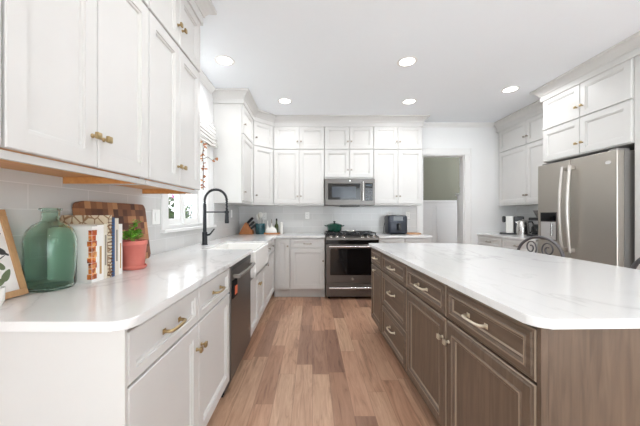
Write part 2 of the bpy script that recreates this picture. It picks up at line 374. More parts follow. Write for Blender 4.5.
# crown moulding
CROWN = [(0, 2.605), (.014, 2.605), (.014, 2.665), (.022, 2.668), (.026, 2.682), (.044, 2.706), (.07, 2.732), (.088, 2.738), (.088, ZC-.0005), (0, ZC-.0005)]
CWALL = [(0, 2.69), (.012, 2.69), (.016, 2.705), (.045, 2.735), (.06, 2.742), (.06, ZC-.0005), (0, ZC-.0005)]
UXL, UYB = -.81, 4.45
struct(MB().sweep([(UXL, .08), (UXL, 2.065), (XL, 2.065)], CROWN).build('trim_4', 'cab'))
struct(MB().sweep([(XL, 2.16), (XL, 3.45)], CWALL).build('trim_5', 'trim'))
struct(MB().sweep([(XL, 3.535), (-.86, 3.535), (-.86, 4.17), (-.60, UYB), (1.726, UYB), (1.726, YB)], CROWN).build('trim_6', 'cab'))
struct(MB().sweep([(1.82, YB), (3.04, YB)], CWALL).build('trim_7', 'trim'))
struct(MB().sweep([(3.12, YB), (3.12, 3.49), (2.827, 3.49), (2.827, 2.36)], CROWN).build('trim_8', 'cab'))
# backsplash tile
struct(MB().box(XL, XL+.008, .60, 2.30, .915, 1.415).box(XL, XL+.008, 2.30, 3.545, .915, 1.07).build('trim_9', 'tile'))
struct(MB().box(XL, XL+.008, 3.545, YB-.008, .915, 1.38).build('trim_10', 'tile'))
struct(MB().box(XL+.008, DX0-.10, YB-.008, YB, .9155, 1.40).build('trim_11', 'tile'))
struct(MB().box(XR-.008, XR, 3.49, YB, .915, 1.38).build('trim_12', 'tile'))
struct(MB().box(DX1+.11, 2.85, YB-.016, YB, 0, .13, .004).build('baseboard_back', 'trim'))

# window: frame, sashes, glass, casing, sill
wr = struct(thing('window_1', 'white double casement window behind the sink', 'window')); del wr['label']; del wr['category']
f = MB()
fx0, fx1 = XL-.12, XL-.05
def ring(mb, y0, y1, z0, z1, t_, x0, x1):
    mb.box(x0, x1, y0, y0+t_, z0, z1).box(x0, x1, y1-t_, y1, z0, z1).box(x0, x1, y0+t_, y1-t_, z0, z0+t_).box(x0, x1, y0+t_, y1-t_, z1-t_, z1)
ring(f, WY0, WY1, WZ0, WZ1, .03, XL-.14, XL-.03)
f.build('window_frame', 'trim', wr)
ym = (WY0+WY1)/2
for a, b in ((WY0+.03, ym-.008), (ym+.008, WY1-.03)):
    g = MB(); ring(g, a, b, WZ0+.03, WZ1-.03, .055, XL-.115, XL-.07); s_ = g.build('sash', 'trim', wr)
    MB().box(XL-.096, XL-.09, a+.055, b-.055, WZ0+.085, WZ1-.085).build('pane', 'pane', s_)
MB().box(XL-.13, XL-.04, ym-.008, ym+.008, WZ0+.03, WZ1-.03).build('mullion', 'trim', wr)
cz = MB()
for a, b in ((WY0-.10, WY0), (WY1, WY1+.10)): cz.box(XL, XL+.02, a, b, WZ0, WZ1+.1, .004)
cz.box(XL, XL+.02, WY0, WY1, WZ1, WZ1+.1, .004)
cz.build('casing', 'trim', wr)
MB().box(XL-.03, XL+.045, WY0-.11, 3.53, WZ0-.028, WZ0, .006).build('window_sill', 'trim', wr)

# ------------------------------------------------------------------ ceiling lights
def ceiling_light(x, y, label):
    t_ = thing('ceiling_light', label, 'light', (x, y, ZC), 0, 'recessed ceiling lights')
    MB().lathe([(.072, -.001), (.072, -.005), (.092, -.007), (.098, -.004), (.099, -.0005), (.072, -.001)]).build('trim_ring', 'trim', t_, 40)
    MB().lathe([(0, -.003), (.072, -.003), (.072, -.0012), (0, -.0012)]).build('lens', 'lens', t_, 40)
    l = bpy.data.lights.new('lamp', 'AREA'); l.shape = 'DISK'; l.size = .14; l.energy = LAMP_W; l.color = (.96, .98, 1); l.spread = math.radians(170)
    lo = bpy.data.objects.new('lamp', l); C.objects.link(lo); lo.parent = t_; lo.location = (0, 0, -.012)
ceiling_light(-.87, 2.83, 'round recessed ceiling light near the left cabinets, over the sink side')
ceiling_light(.955, 2.85, 'round recessed ceiling light above the middle of the island')
ceiling_light(2.43, 3.48, 'round recessed ceiling light nearest the refrigerator')
ceiling_light(-.365, 3.83, 'round recessed ceiling light in front of the corner cabinets, left of the microwave')
ceiling_light(-.10, 1.30, 'unseen round ceiling light added for fill above the near end of the aisle')  # out of view; added with the next two to brighten the room
ceiling_light(2.43, 1.30, 'unseen round ceiling light added for fill above the stools')
ceiling_light(.6, -1.2, 'unseen round ceiling light added for fill behind the camera, over the open room')
ceiling_light(1.32, 3.85, 'round recessed ceiling light above the aisle near the doorway')

# ------------------------------------------------------------------ cabinets
P_WHITE = [(0, 0), (0, .016), (.003, .019), (.056, .019), (.058, .013), (.067, .013), (.070, .005)]
P_WHITE_D = [(0, 0), (0, .016), (.003, .019), (.036, .019), (.038, .013), (.046, .013), (.049, .005)]
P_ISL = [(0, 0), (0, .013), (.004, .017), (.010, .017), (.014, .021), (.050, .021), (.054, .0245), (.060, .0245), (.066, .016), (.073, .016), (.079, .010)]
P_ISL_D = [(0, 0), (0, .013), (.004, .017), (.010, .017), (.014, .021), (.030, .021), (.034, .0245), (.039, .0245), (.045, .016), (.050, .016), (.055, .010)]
P_FLAT = [(0, 0), (0, .016), (.003, .019)]
def knob(par, x, z, m, y=-.019):
    mt = Matrix.Translation((x, y, z)) @ Matrix.Rotation(PI/2, 4, 'X')
    k = MB().lathe([(0, 0), (.0085, 0), (.0085, .003), (.0055, .006), (.0055, .016), (.008, .019), (0, .019)], mtx=mt, n=16)
    k.box(x-.0125, x+.0125, y-.030, y-.018, z-.0125, z+.0125, .003)
    return k.build('knob', m, par, 35)
def pull(par, x, z, m, L=.12, y=-.019):
    k = MB()
    for s in (-1, 1):
        k.box(x+s*L/2-.011, x+s*L/2+.011, y-.004, y, z-.010, z+.010, .002)
        k.tube([(x+s*L/2, y-.003, z), (x+s*L/2, y-.018, z), (x+s*(L/2-.004), y-.027, z), (x+s*(L/2-.016), y-.031, z)], [.0065, .0065, .0065, .006], 10)
    k.tube([(x-L/2+.010, y-.030, z), (x-L/4, y-.034, z), (x, y-.035, z), (x+L/4, y-.034, z), (x+L/2-.010, y-.030, z)], .0062, 10)
    return k.build('handle', m, par, 40)
def front(par, kind, x0, x1, z0, z1, style, kn=(), pl=None, metal='brass', flat=False):
    g = .0026
    if style == 'island': prof = P_ISL if kind == 'door' else P_ISL_D
    else: prof = P_WHITE if kind == 'door' else P_WHITE_D
    if min(x1-x0, z1-z0) < .10: prof = P_FLAT
    m = {'island': 'island' if kind == 'door' else 'island_h', 'white': 'cab'}[style]
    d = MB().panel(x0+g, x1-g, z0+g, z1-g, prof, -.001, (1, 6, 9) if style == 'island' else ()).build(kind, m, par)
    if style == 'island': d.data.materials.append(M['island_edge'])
    for (x, z) in kn: knob(d, x, z, metal, -.02)
    if pl: pull(d, pl[0], pl[1], metal, pl[2] if len(pl) > 2 else .12, -.02)
    return d
def base_body(par, w, d, style, x0=0, z1=.884, toe=.055):
    m = 'island' if style == 'island' else 'cab'
    MB().box(x0, w, 0, d, .115, z1).build('body', m, par)
    MB().box(x0+.001, w-.001, toe, d-.01, 0, .115).build('toe_kick', m, par)
RL = PI/2; RR = -PI/2
Z0U, Z1U, ZM0, ZM1 = 1.397, 2.615, 2.243, 2.252   # tall doors' bottom, top row's top, the rail between
def upper_rows(par, xs, style='white', metal='brass', zlo=Z0U):
    """pairs of doors in two rows; xs = (x0, xm, x1) or (x0, x1, side)"""
    for z0, z1 in ((zlo, ZM0), (ZM1, Z1U)):
        kz = z0+.115
        for i in range(len(xs)-1):
            a, b = xs[i], xs[i+1]
            kx = (b-.028) if i % 2 == 0 else (a+.028)
            front(par, 'door', a, b, z0, z1, style, [(kx, kz)], None, metal)

# left wall cabinets (their plywood undersides show)
def left_upper(y0, ym, y1, label):
    t_ = thing('wall_cabinet', label, 'cabinet', (UXL-.02, y0, 0), RL)
    w_ = y1-y0; D = -XL+UXL-.02-.001
    MB().box(.0005, w_-.0005, 0, D, 1.413, 2.66).build('body', 'cab', t_)
    MB().box(0.0, w_, -.0005, .016, 1.372, 1.395).box(0, .016, .016, D, 1.372, 1.413).box(w_-.016, w_, .016, D, 1.372, 1.413).build('light_rail', 'cab', t_)
    MB().box(.02, w_-.02, .02, D, 1.405, 1.4125).box(w_-.020, w_-.0165, .018, D, 1.374, 1.406).box(.0165, .020, .018, D, 1.374, 1.406).build('underside_panel', 'under', t_)
    upper_rows(t_, (0, ym-y0, w_)); return t_
left_upper(.085, .415, .745, 'white stacked wall cabinet cut off by the photo edge, closest to the camera')
left_upper(.749, 1.075, 1.413, 'white stacked wall cabinet above the green glass jug and books')
left_upper(1.417, 1.743, 2.065, 'white stacked wall cabinet next to the window, above the potted plant')
# left return, corner and back
t_ = thing('wall_cabinet', 'narrow white stacked wall cabinet turned sideways between the window and the corner', 'cabinet', (-.88, 3.54, 0), RL)
MB().box(0, .628, 0, .349, 1.372, 2.66).build('body', 'cab', t_)
for z0, z1 in ((Z0U, ZM0), (ZM1, Z1U)): front(t_, 'door', .02, .625, z0, z1, 'white', [(.055, z0+.115)], None, 'nickel')
ang = math.atan2(UYB-4.17, -.60+.86); Wd = math.hypot(.26, .28)
nx, ny = math.sin(ang), -math.cos(ang)
cx, cy = -.86-nx*.02, 4.17-ny*.02
t_ = thing('corner_wall_cabinet', 'white stacked corner wall cabinet with diagonal doors above the knife block', 'cabinet', (cx, cy, 0), ang)
Mi = Matrix.Translation((cx, cy, 0)) @ Matrix.Rotation(ang, 4, 'Z'); Mi = Mi.inverted()
pl_ = [(-.8825, 4.1705), (-.6025, UYB+.021), (-.6025, YB-.001), (XL+.001, YB-.001), (XL+.001, 4.1705)]
MB().prism([tuple((Mi @ Vector((x, y, 0))).xy) for x, y in pl_], 1.372, 2.66).build('body', 'cab', t_)
for z0, z1 in ((Z0U, ZM0), (ZM1, Z1U)): front(t_, 'door', .006, Wd-.006, z0, z1, 'white', [(.045, z0+.115)], None, 'nickel')
def back_upper(x0, xm, x1, label, zlo=Z0U, zb=1.372):
    t_ = thing('wall_cabinet', label, 'cabinet', (x0, UYB+.02, 0), 0)
    D = YB-UYB-.02-.001
    MB().box(.0005, x1-x0-.0005, 0, D, zb, 2.66).build('body', 'cab', t_)
    upper_rows(t_, (0, xm-x0, x1-x0), 'white', 'nickel', zlo)
back_upper(-.60, -.20, .192, 'white stacked wall cabinet with four doors directly left of the microwave')
back_upper(.196, .588, .966, 'white stacked wall cabinet with short doors over the microwave', 1.81, 1.782)
back_upper(.970, 1.348, 1.726, 'white stacked wall cabinet above the air fryer, beside the doorway')
# right wall
t_ = thing('wall_cabinet', 'white stacked wall cabinet over the coffee machine, beyond the refrigerator', 'cabinet', (3.14, 4.775, 0), RR)
MB().box(0, 1.28, 0, .309, 1.372, 2.66).build('body', 'cab', t_)
upper_rows(t_, (.035, .635, 1.23), 'white', 'nickel')
t_ = thing('fridge_cabinet', 'deep white cabinet with four doors above the refrigerator', 'cabinet', (2.847, 3.487, 0), RR)
MB().box(0, .978, 0, .602, 1.86, 2.66).build('body', 'cab', t_)
MB().box(.982, 1.10, 0, .602, 0, 2.66).build('side_panel', 'cab', t_)
MB().box(0, .018, .03, .602, 0, 1.859).build('side_panel', 'cab', t_)
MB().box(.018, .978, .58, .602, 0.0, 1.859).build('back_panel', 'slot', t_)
for z0, z1 in ((1.866, ZM0), (ZM1, Z1U)):
    front(t_, 'door', .006, .487, z0, z1, 'white', [(.455, z0+.115)], None, 'brass'); front(t_, 'door', .487, .972, z0, z1, 'white', [(.519, z0+.115)], None, 'brass')

# base cabinets, left run (faces +x); local x = y - y0
FXL = -.565
def left_base(y0, y1): return (FXL, y0, 0), RL, y1-y0
DL = FXL-XL-.001
t_ = thing('base_cabinet', 'white base cabinet with two drawers over two doors, nearest the camera', 'cabinet', (FXL, .828, 0), RL)
base_body(t_, 1.055, DL, 'white')
MB().box(.0, .012, -.019, 0, .115, .884).build('face_stile', 'cab', t_)
front(t_, 'drawer', .014, .54, .708, .872, 'white', (), (.277, .792), 'brass'); front(t_, 'drawer', .54, 1.053, .708, .872, 'white', (), (.795, .792), 'brass')
front(t_, 'door', .014, .54, .125, .703, 'white', [(.512, .585)]); front(t_, 'door', .54, 1.053, .125, .703, 'white', [(.568, .585)])
t_ = thing('sink_cabinet', 'white two-door base cabinet under the farmhouse sink', 'cabinet', (FXL, 2.515, 0), RL)
MB().box(0, .786, 0, DL, .115, .655).build('body', 'cab', t_); MB().box(.001, .785, .075, DL-.01, 0, .115).build('toe_kick', 'cab', t_)
front(t_, 'door', .004, .393, .125, .64, 'white', [(.365, .52)]); front(t_, 'door', .393, .782, .125, .64, 'white', [(.421, .52)])
t_ = thing('base_cabinet', 'white base cabinet with one drawer between the sink and the inner corner', 'cabinet', (FXL, 3.305, 0), RL)
base_body(t_, .85, DL, 'white')
front(t_, 'drawer', .004, .80, .708, .872, 'white', [(.25, .80), (.56, .80)], None, 'nickel'); front(t_, 'door', .004, .80, .125, .703, 'white', [(.10, .62)], None, 'nickel')
# base cabinets, back run (faces -y)
FYB = 4.18; DB = YB-FYB-.001
t_ = thing('base_cabinet', 'narrow white base cabinet with a single tall door in the inner corner', 'cabinet', (-.563, FYB, 0), 0)
base_body(t_, .238, DB, 'white'); front(t_, 'door', .018, .232, .135, .872, 'white', [(.207, .765)], None, 'nickel')
t_ = thing('base_cabinet', 'white base cabinet with a drawer over a door, directly left of the range', 'cabinet', (-.323, FYB, 0), 0)
base_body(t_, .515, DB, 'white'); front(t_, 'drawer', .006, .508, .735, .872, 'white', (), (.257, .80, .10), 'nickel'); front(t_, 'door', .006, .508, .135, .730, 'white', [(.485, .55)], None, 'nickel')
t_ = thing('base_cabinet', 'white base cabinet right of the range, behind the island end', 'cabinet', (.975, FYB, 0), 0)
base_body(t_, .77, DB, 'white'); front(t_, 'drawer', .006, .385, .735, .872, 'white', (), (.195, .80, .10), 'nickel'); front(t_, 'drawer', .385, .764, .735, .872, 'white', (), (.575, .80, .10), 'nickel')
front(t_, 'door', .006, .385, .135, .730, 'white', [(.355, .62)], None, 'nickel'); front(t_, 'door', .385, .764, .135, .730, 'white', [(.415, .62)], None, 'nickel')
# base cabinets, right run (faces -x)
FXR = 2.80
for (y0, w_, lab) in ((4.772, .60, 'white base cabinet under the coffee machine, beside the doorway wall'), (4.170, .66, 'white base cabinet under the coffee maker, beside the refrigerator')):
    t_ = thing('base_cabinet', lab, 'cabinet', (FXR, y0, 0), RR)
    base_body(t_, w_, XR-FXR-.001, 'white'); front(t_, 'drawer', .012, w_-.006, .72, .872, 'white', (), (w_/2, .80, .10), 'nickel')
    front(t_, 'door', .012, w_/2, .135, .715, 'white', [(w_/2-.03, .62)], None, 'nickel'); front(t_, 'door', w_/2, w_-.006, .135, .715, 'white', [(w_/2+.03, .62)], None, 'nickel')

# ------------------------------------------------------------------ worktops
def arc(cx, cy, r, a0, a1, n=8): return [(cx+r*math.cos(math.radians(a0+(a1-a0)*k/n)), cy+r*math.sin(math.radians(a0+(a1-a0)*k/n))) for k in range(n+1)]
CX = -.525
o = MB().prism([(XL+.009, .812)]+arc(CX-.055, .867, .055, -90, 0)+[(CX, 2.517), (-1.00, 2.517), (-1.00, 3.303), (CX, 3.303), (CX, 4.14), (.192, 4.14), (.192, YB-.009), (XL+.009, YB-.009)], .885, .915, .004).build('worktop', 'quartz')
tag(o, 'white veined L-shaped worktop running past the sink to the range', 'countertop')
o = MB().prism([(.974, 4.14), (1.757, 4.14), (1.757, YB-.009), (.974, YB-.009)], .885, .915, .004).build('worktop', 'quartz'); o.location = (0, 0, 0)
tag(o, 'short white worktop right of the range, holding the air fryer', 'countertop')
o = MB().prism([(2.775, 3.515), (XR-.009, 3.515), (XR-.009, YB-.001), (2.775, YB-.001)], .885, .915, .004).build('worktop', 'quartz')
tag(o, 'white worktop under the coffee machine and kettle, next to the refrigerator', 'countertop')

# island (turned by a hair)
TH = .02
IM = (.655, .83)
def il(x, y): return (IM[0]+x*math.cos(TH)-y*math.sin(TH), IM[1]+x*math.sin(TH)+y*math.cos(TH))
far = 2.26
ipts = arc(.05, .05, .05, 180, 270)+[(.92, 0), (1.02, .06), (1.10, .20), (1.155, .45), (1.185, .8), (1.195, 1.15), (1.19, 1.45), (1.165, 1.75), (1.12, 1.97), (1.04, 2.12), (.93, 2.21), (.80, far)]+[(.03, far), (0, far-.03)]
o = MB().prism(ipts, .885, .915, .004).build('worktop', 'quartz'); o.location = (IM[0], IM[1], 0); o.rotation_euler = (0, 0, TH)
tag(o, 'large white veined island worktop with a bowed seating side', 'countertop')
def isl(y_far, w_, label):
    p = il(.045, y_far); return thing('island_cabinet', label, 'cabinet', (p[0], p[1], 0), RR+TH)
ID = .55
secs = [(2.228, .44), (1.786, .634), (1.150, .562), (.586, .556)]
yf, w_ = secs[0]
t_ = isl(yf, w_, 'brown stained island cabinet with drawer over narrow door, farthest, by the range'); base_body(t_, w_, ID, 'island')
front(t_, 'drawer', .004, w_-.002, .706, .872, 'island', (), (w_/2, .79, .10), 'champ'); front(t_, 'door', .004, w_-.002, .12, .701, 'island', [(w_/2-.02, .665)], None, 'champ')
yf, w_ = secs[1]
t_ = isl(yf, w_, 'brown stained island cabinet with a stack of three drawers'); base_body(t_, w_, ID, 'island')
for z0, z1 in ((.706, .872), (.402, .701), (.12, .397)): front(t_, 'drawer', .002, w_-.002, z0, z1, 'island', (), (w_/2, (z0+z1)/2+(.0 if z0 > .7 else .03), .12), 'champ')
yf, w_ = secs[2]
t_ = isl(yf, w_, 'brown stained island cabinet with one drawer over one door, second from the near end'); base_body(t_, w_, ID, 'island')
front(t_, 'drawer', .002, w_-.002, .706, .872, 'island', (), (w_/2, .79, .12), 'champ'); front(t_, 'door', .002, w_-.002, .12, .701, 'island', [(w_-.03, .60)], None, 'champ')
yf, w_ = secs[3]
t_ = isl(yf, w_, 'brown stained island cabinet with one drawer over one door, closest to the camera'); base_body(t_, w_, ID, 'island')
front(t_, 'drawer', .002, w_-.004, .706, .872, 'island', (), (w_/2-.02, .79, .12), 'champ'); front(t_, 'door', .002, w_-.004, .12, .701, 'island', [(.03, .60)], None, 'champ')
p = il(.028, .03)
t_ = thing('island_end_panel', 'brown stained wood end panel closing the near end of the island', 'panel', (p[0], p[1], 0), TH)
MB().box(.0, .80, -.006, -.0, 0, .884).build('panel', 'island', t_)
MB().box(.0, .022, -.014, -.006, 0, .884, .002).build('stile', 'island', t_)
p = il(.80, .03)
t_ = thing('island_back_panel', 'brown stained panelled back of the island facing the stools', 'panel', (p[0], p[1], 0), TH)
MB().box(-.2, .03, .0, 2.19, 0, .884).build('panel', 'island', t_)

# ------------------------------------------------------------------ sink, faucet, dishwasher
t_ = thing('farmhouse_sink', 'white apron-front farmhouse sink set into the left worktop', 'sink', (0, 0, 0))
s = MB(); X0, X1, Y0, Y1, ZT, ZB = -.998, -.503, 2.520, 3.300, .897, .662
s.box(X0, X1, Y0, Y1, ZB, ZB+.03, .008).box(X0, X0+.025, Y0, Y1, ZB+.02, ZT, .006).box(X1-.035, X1, Y0, Y1, ZB+.0, ZT, .010).box(X0+.02, X1-.03, Y0, Y0+.025, ZB+.02, ZT, .006).box(X0+.02, X1-.03, Y1-.025, Y1, ZB+.02, ZT, .006)
s.build('basin', 'sink', t_)
MB().lathe([(0, .004), (.03, .004), (.045, .006), (.05, 0), (0, 0)], (-.76, 2.9, ZB+.0305)).build('drain', 'chrome', t_, 40)
FX, FY = -1.095, 2.90
t_ = thing('faucet', 'tall matte black spring faucet standing behind the sink', 'faucet', (FX, FY, .915))
MB().lathe([(0, 0), (.032, 0), (.032, .006), (.026, .010), (.026, .13), (.018, .135), (.0165, .40), (.0145, .42), (0, .42)]).build('body', 'black', t_, 40)
arcp = []
R_ = .112
for k in range(25):
    a = PI-PI*k/24; arcp.append((R_+R_*math.cos(a), 0, .455+R_*math.sin(a)*.98))
path = [(0, 0, .40), (0, 0, .43)]+arcp+[(2*R_, 0, .42), (2*R_+.002, 0, .36)]
MB().tube(path, .0085, 10).build('hose', 'black', t_, 60)
# coil around the hose
coil = []; tot = len(path)-1; turns = 46
for k in range(turns*8+1):
    u = k/(turns*8)*tot; i = min(int(u), tot-1); q = u-i
    a, b = Vector(path[i]), Vector(path[i+1]); c = a.lerp(b, q); d = (b-a).normalized(); e1 = Vector((0, 1, 0)); e2 = d.cross(e1)
    an = 2*PI*k/8; coil.append(c+e1*.0122*math.cos(an)+e2*.0122*math.sin(an))
MB().tube(coil, .0028, 5).build('spring', 'black', t_, 60)
MB().lathe([(0, .22), (.020, .22), (.022, .235), (.019, .30), (.013, .345), (.013, .37), (0, .37)], (2*R_+.002, 0, 0), 20).build('spray_head', 'black', t_, 40)
MB().tube([(0, 0, .335), (2*R_-.018, 0, .335)], .007, 10).lathe([(.017, .322), (.023, .322), (.023, .348), (.017, .348), (.017, .322)], (2*R_, 0, 0), 20).build('holder_arm', 'black', t_, 40)
MB().tube([(.02, 0, .10), (.05, -.01, .105), (.068, -.02, .118), (.115, -.05, .165)], [.011, .011, .008, .006], 10).build('lever', 'black', t_, 50)

t_ = thing('dishwasher', 'dark stainless dishwasher between the near base cabinet and the sink', 'dishwasher', (FXL, 1.889, 0), RL)
MB().box(.002, .614, .02, .55, .02, .878).build('body', 'blackplastic', t_)
MB().box(.004, .612, -.025, .018, .115, .872, .004).build('door', 'darksteel', t_)
MB().box(.006, .610, -.0265, -.0255, .845, .870).build('control_strip', 'blackplastic', t_)
h = MB().tube([(.05, -.065, .80), (.31, -.072, .80), (.565, -.065, .80)], .0125, 12)
for x in (.065, .55): h.box(x-.014, x+.014, -.062, -.025, .788, .812, .003)
h.build('handle', 'steel', t_, 40)
MB().box(.01, .606, .03, .05, .0, .11).build('kick_plate', 'blackplastic', t_)
tg = MB().box(.030, .150, -.0295, -.0255, .650, .775, .004).build('magnet_sign', 'mattblack', t_)
MB().box(.085, .145, -.0312, -.0296, .665, .725, .001).build('orange_print', 'orangetag', tg)
MB().lathe([(0, 0), (.011, 0), (.011, .002), (0, .002)], mtx=Matrix.Translation((.54, -.0255, .25)) @ Matrix.Rotation(PI/2, 4, 'X')).build('badge', 'chrome', t_)

# ------------------------------------------------------------------ range
RX0, RX1 = .199, .968
RYF = 4.10
t_ = thing('range', 'dark stainless gas range under the microwave', 'range', (RX0, RYF, 0)); W_ = RX1-RX0
MB().box(.004, W_-.004, .03, YB-RYF-.012, .03, .905).build('body', 'darksteel', t_)
for x in (.05, W_-.05):
    for y in (.08, .55): MB().cyl(.018, 0, .031, (x, y), 12).build('foot', 'blackplastic', t_)
dr = MB().box(.006, W_-.006, -.005, .03, .05, .232, .004).build('drawer', 'darksteel', t_)
def barh(par, z, y0, ya, r=.0135):
    h = MB().tube([(.05, y0-.045, z), (W_*.3, ya, z), (W_/2, ya-.006, z), (W_*.7, ya, z), (W_-.05, y0-.045, z)], r, 12)
    for x in (.062, W_-.062): h.box(x-.016, x+.016, y0-.045, y0, z-.011, z+.011, .004)
    h.build('handle', 'chrome', par, 40)
barh(dr, .176, -.005, -.052)
od = MB().box(.006, W_-.006, -.012, .03, .242, .795, .004).build('oven_door', 'darksteel', t_)
MB().box(.062, W_-.062, -.0145, -.0122, .355, .74).build('oven_window', 'blackglass', od)
barh(od, .768, -.012, -.06)
MB().lathe([(0, 0), (.016, 0), (.016, .002), (0, .002)], mtx=Matrix.Translation((W_/2, -.0125, .30)) @ Matrix.Rotation(PI/2, 4, 'X')).build('badge', 'chrome', od)
MB().box(.004, W_-.004, -.010, .03, .80, .858, .003).build('vent_strip', 'blackglass', t_)
cp = MB(); cp.prism([(-.028, .862), (.10, .862), (.10, .915), (.045, .915), (-.02, .892)], .0, W_, mtx=Matrix(((0, 0, 1, 0), (1, 0, 0, 0), (0, 1, 0, 0), (0, 0, 0, 1)))); cp = cp.build('control_panel', 'darksteel', t_)
for x in (.075, .165, .26, W_-.24, W_-.155, W_-.07):
    MB().lathe([(0, -.002), (.024, -.002), (.024, .004), (.019, .008), (.017, .026), (0, .027)], n=20, mtx=Matrix.Translation((x, .008, .902)) @ Matrix.Rotation(.38, 4, 'X')).build('knob', 'chrome', cp, 40)
MB().box(.0, W_, .10, YB-RYF-.012, .905, .925, .004).build('cooktop', 'blackglass', t_)
gr = MB()
for a, b in ((.012, .255), (.262, .505), (.512, .757)):
    for y in (.13, .36, .60): gr.box(a, b, y-.008, y+.008, .942, .958, .003)
    for x in (a+.006, (a+b)/2, b-.006): gr.box(x-.007, x+.007, .125, .605, .942, .958, .003)
    for x in (a+.01, b-.01):
        for y in (.13, .60): gr.box(x-.008, x+.008, y-.008, y+.008, .925, .943)
gr.build('grate', 'blackplastic', t_)
for x, y in ((.13, .24), (.13, .48), (.385, .36), (.635, .24), (.635, .48)):
    MB().lathe([(0, .925), (.045, .925), (.045, .932), (.03, .936), (.03, .940), (0, .941)], (x, y, 0), 24).build('burner', 'black', t_, 40)
# pot and spoon rest on the range
t_ = thing('dutch_oven', 'dark green enamelled lidded pot on the left back burner', 'pot', (.355, 4.50, .9585))
MB().lathe([(0, 0), (.085, 0), (.102, .010), (.112, .035), (.116, .10), (.110, .10), (.105, .04), (.09, .012), (0, .010)], n=40).build('body', 'enamel', t_, 40)
ld = MB().lathe([(.118, .099), (.119, .107), (.10, .118), (.06, .130), (.02, .134), (0, .134), (0, .128), (.1, .110), (.118, .099)], n=40).build('lid', 'enamel', t_, 40)
MB().lathe([(0, .133), (.009, .134), (.008, .145), (.019, .150), (.021, .158), (.014, .164), (0, .165)], n=20).build('knob', 'blackplastic', ld, 40)
for s in (-1, 1): MB().tube([(s*.112, -.035, .085), (s*.145, -.030, .092), (s*.152, 0, .094), (s*.145, .030, .092), (s*.112, .035, .085)], .008, 10).build('handle', 'enamel', t_, 50)
t_ = thing('spoon_rest', 'small white dish with a spoon on the middle of the cooktop', 'dish', (.60, 4.42, .9585))
MB().lathe([(0, 0), (.05, 0), (.072, .018), (.070, .021), (.048, .006), (0, .005)], n=30).build('dish', 'white_cer', t_, 40)
MB().tube([(-.03, 0, .012), (.02, .01, .018), (.09, .03, .030)], [.012, .005, .004], 8).build('spoon', 'chrome', t_, 50)

# ------------------------------------------------------------------ microwave
t_ = thing('microwave', 'stainless over-the-range microwave under the middle wall cabinet', 'microwave', (.199, 4.37, 0)); W_ = .766
MB().box(0, W_, .02, YB-4.37-.001, 1.368, 1.781).build('body', 'mwsteel', t_)
d = MB().box(0, W_, -.012, .019, 1.372, 1.776, .005).build('door', 'mwsteel', t_)
MB().box(.045, .545, -.0145, -.0125, 1.455, 1.705, .001).build('window', 'blackglass', d)
MB().box(.105, .475, -.0155, -.0148, 1.49, 1.655).build('inner_screen', mat('mesh_glass_with_reflection', rgb(58, 64, 72), .12), d)  # bluish window reflection put into the screen's colour
MB().tube([(.580, -.045, 1.435), (.580, -.055, 1.58), (.580, -.045, 1.725)], .012, 12).box(.568, .592, -.045, -.012, 1.435, 1.46).box(.568, .592, -.045, -.012, 1.70, 1.725).build('handle', 'chrome', d, 40)
cpn = MB().box(.613, .735, -.0145, -.0125, 1.44, 1.71, .001).build('control_panel', 'blackglass', t_)
bt = MB()
for i in range(3):
    for j in range(5): bt.box(.627+i*.035, .651+i*.035, -.0155, -.0146, 1.455+j*.038, 1.475+j*.038)
bt.build('buttons', mat('grey_button_print', rgb(104, 106, 110), .5), cpn)
MB().box(.63, .72, -.0155, -.0146, 1.665, 1.695).build('display', mat('dim_blue_display', rgb(40, 54, 66), .2), cpn)
MB().box(.24, .54, .03, .30, 1.352, 1.3675, .003).build('vent_grille', 'blackplastic', t_)
MB().lathe([(0, 0), (.011, 0), (.011, .002), (0, .002)], mtx=Matrix.Translation((W_/2, -.0125, 1.745)) @ Matrix.Rotation(PI/2, 4, 'X')).build('badge', 'chrome', d)

# ------------------------------------------------------------------ refrigerator (faces -x)
t_ = thing('refrigerator', 'dark stainless French-door refrigerator with water dispenser', 'refrigerator', (2.73, 3.435, 0), RR); W_ = .893; hs = mat('pale_handle_steel', rgb(206, 201, 195), .42, .85)
MB().box(.004, W_-.004, .07, .695, .02, 1.80).build('body', 'fridgeside', t_)
sp = .432
for a, b, kx in ((0, sp-.002, sp-.045), (sp+.002, W_, sp+.045)):
    d = MB().box(a, b, 0, .068, .70, 1.808, .007).build('door', 'fridgesteel', t_)
    z0, z1 = .83, 1.735
    h = MB()
    pts = [(kx, -.045-.03*math.sin(PI*k/12), z0+(z1-z0)*k/12) for k in range(13)]
    h.tube(pts, .016, 12)
    for z in (z0+.02, z1-.02): h.box(kx-.015, kx+.015, -.05, 0, z-.022, z+.022, .004)
    h.build('handle', hs, d, 40)
    if a == 0:
        dp = MB().box(.045, .275, -.006, .0, .93, 1.252, .002).build('dispenser', 'darksteel', d)
        MB().box(.055, .265, -.009, -.0065, 1.15, 1.245).build('control_panel', 'blackglass', dp)
        MB().box(.058, .262, -.0085, -.0065, .94, 1.14).build('recess', mat('grey_dispenser_recess', rgb(178, 176, 174), .35), dp)
        MB().box(.215, .235, -.03, -.009, .98, 1.13, .003).build('paddle', 'chrome', dp)
    else:
        MB().lathe([(0, 0), (.022, 0), (.022, .002), (0, .002)], mtx=Matrix.Translation((.82, -.0005, 1.705)) @ Matrix.Rotation(PI/2, 4, 'X') @ Matrix.Diagonal((1.3, .7, 1, 1))).build('badge', 'chrome', d)
fz = MB().box(0, W_, 0, .068, .09, .692, .007).build('freezer_drawer', 'fridgesteel', t_)
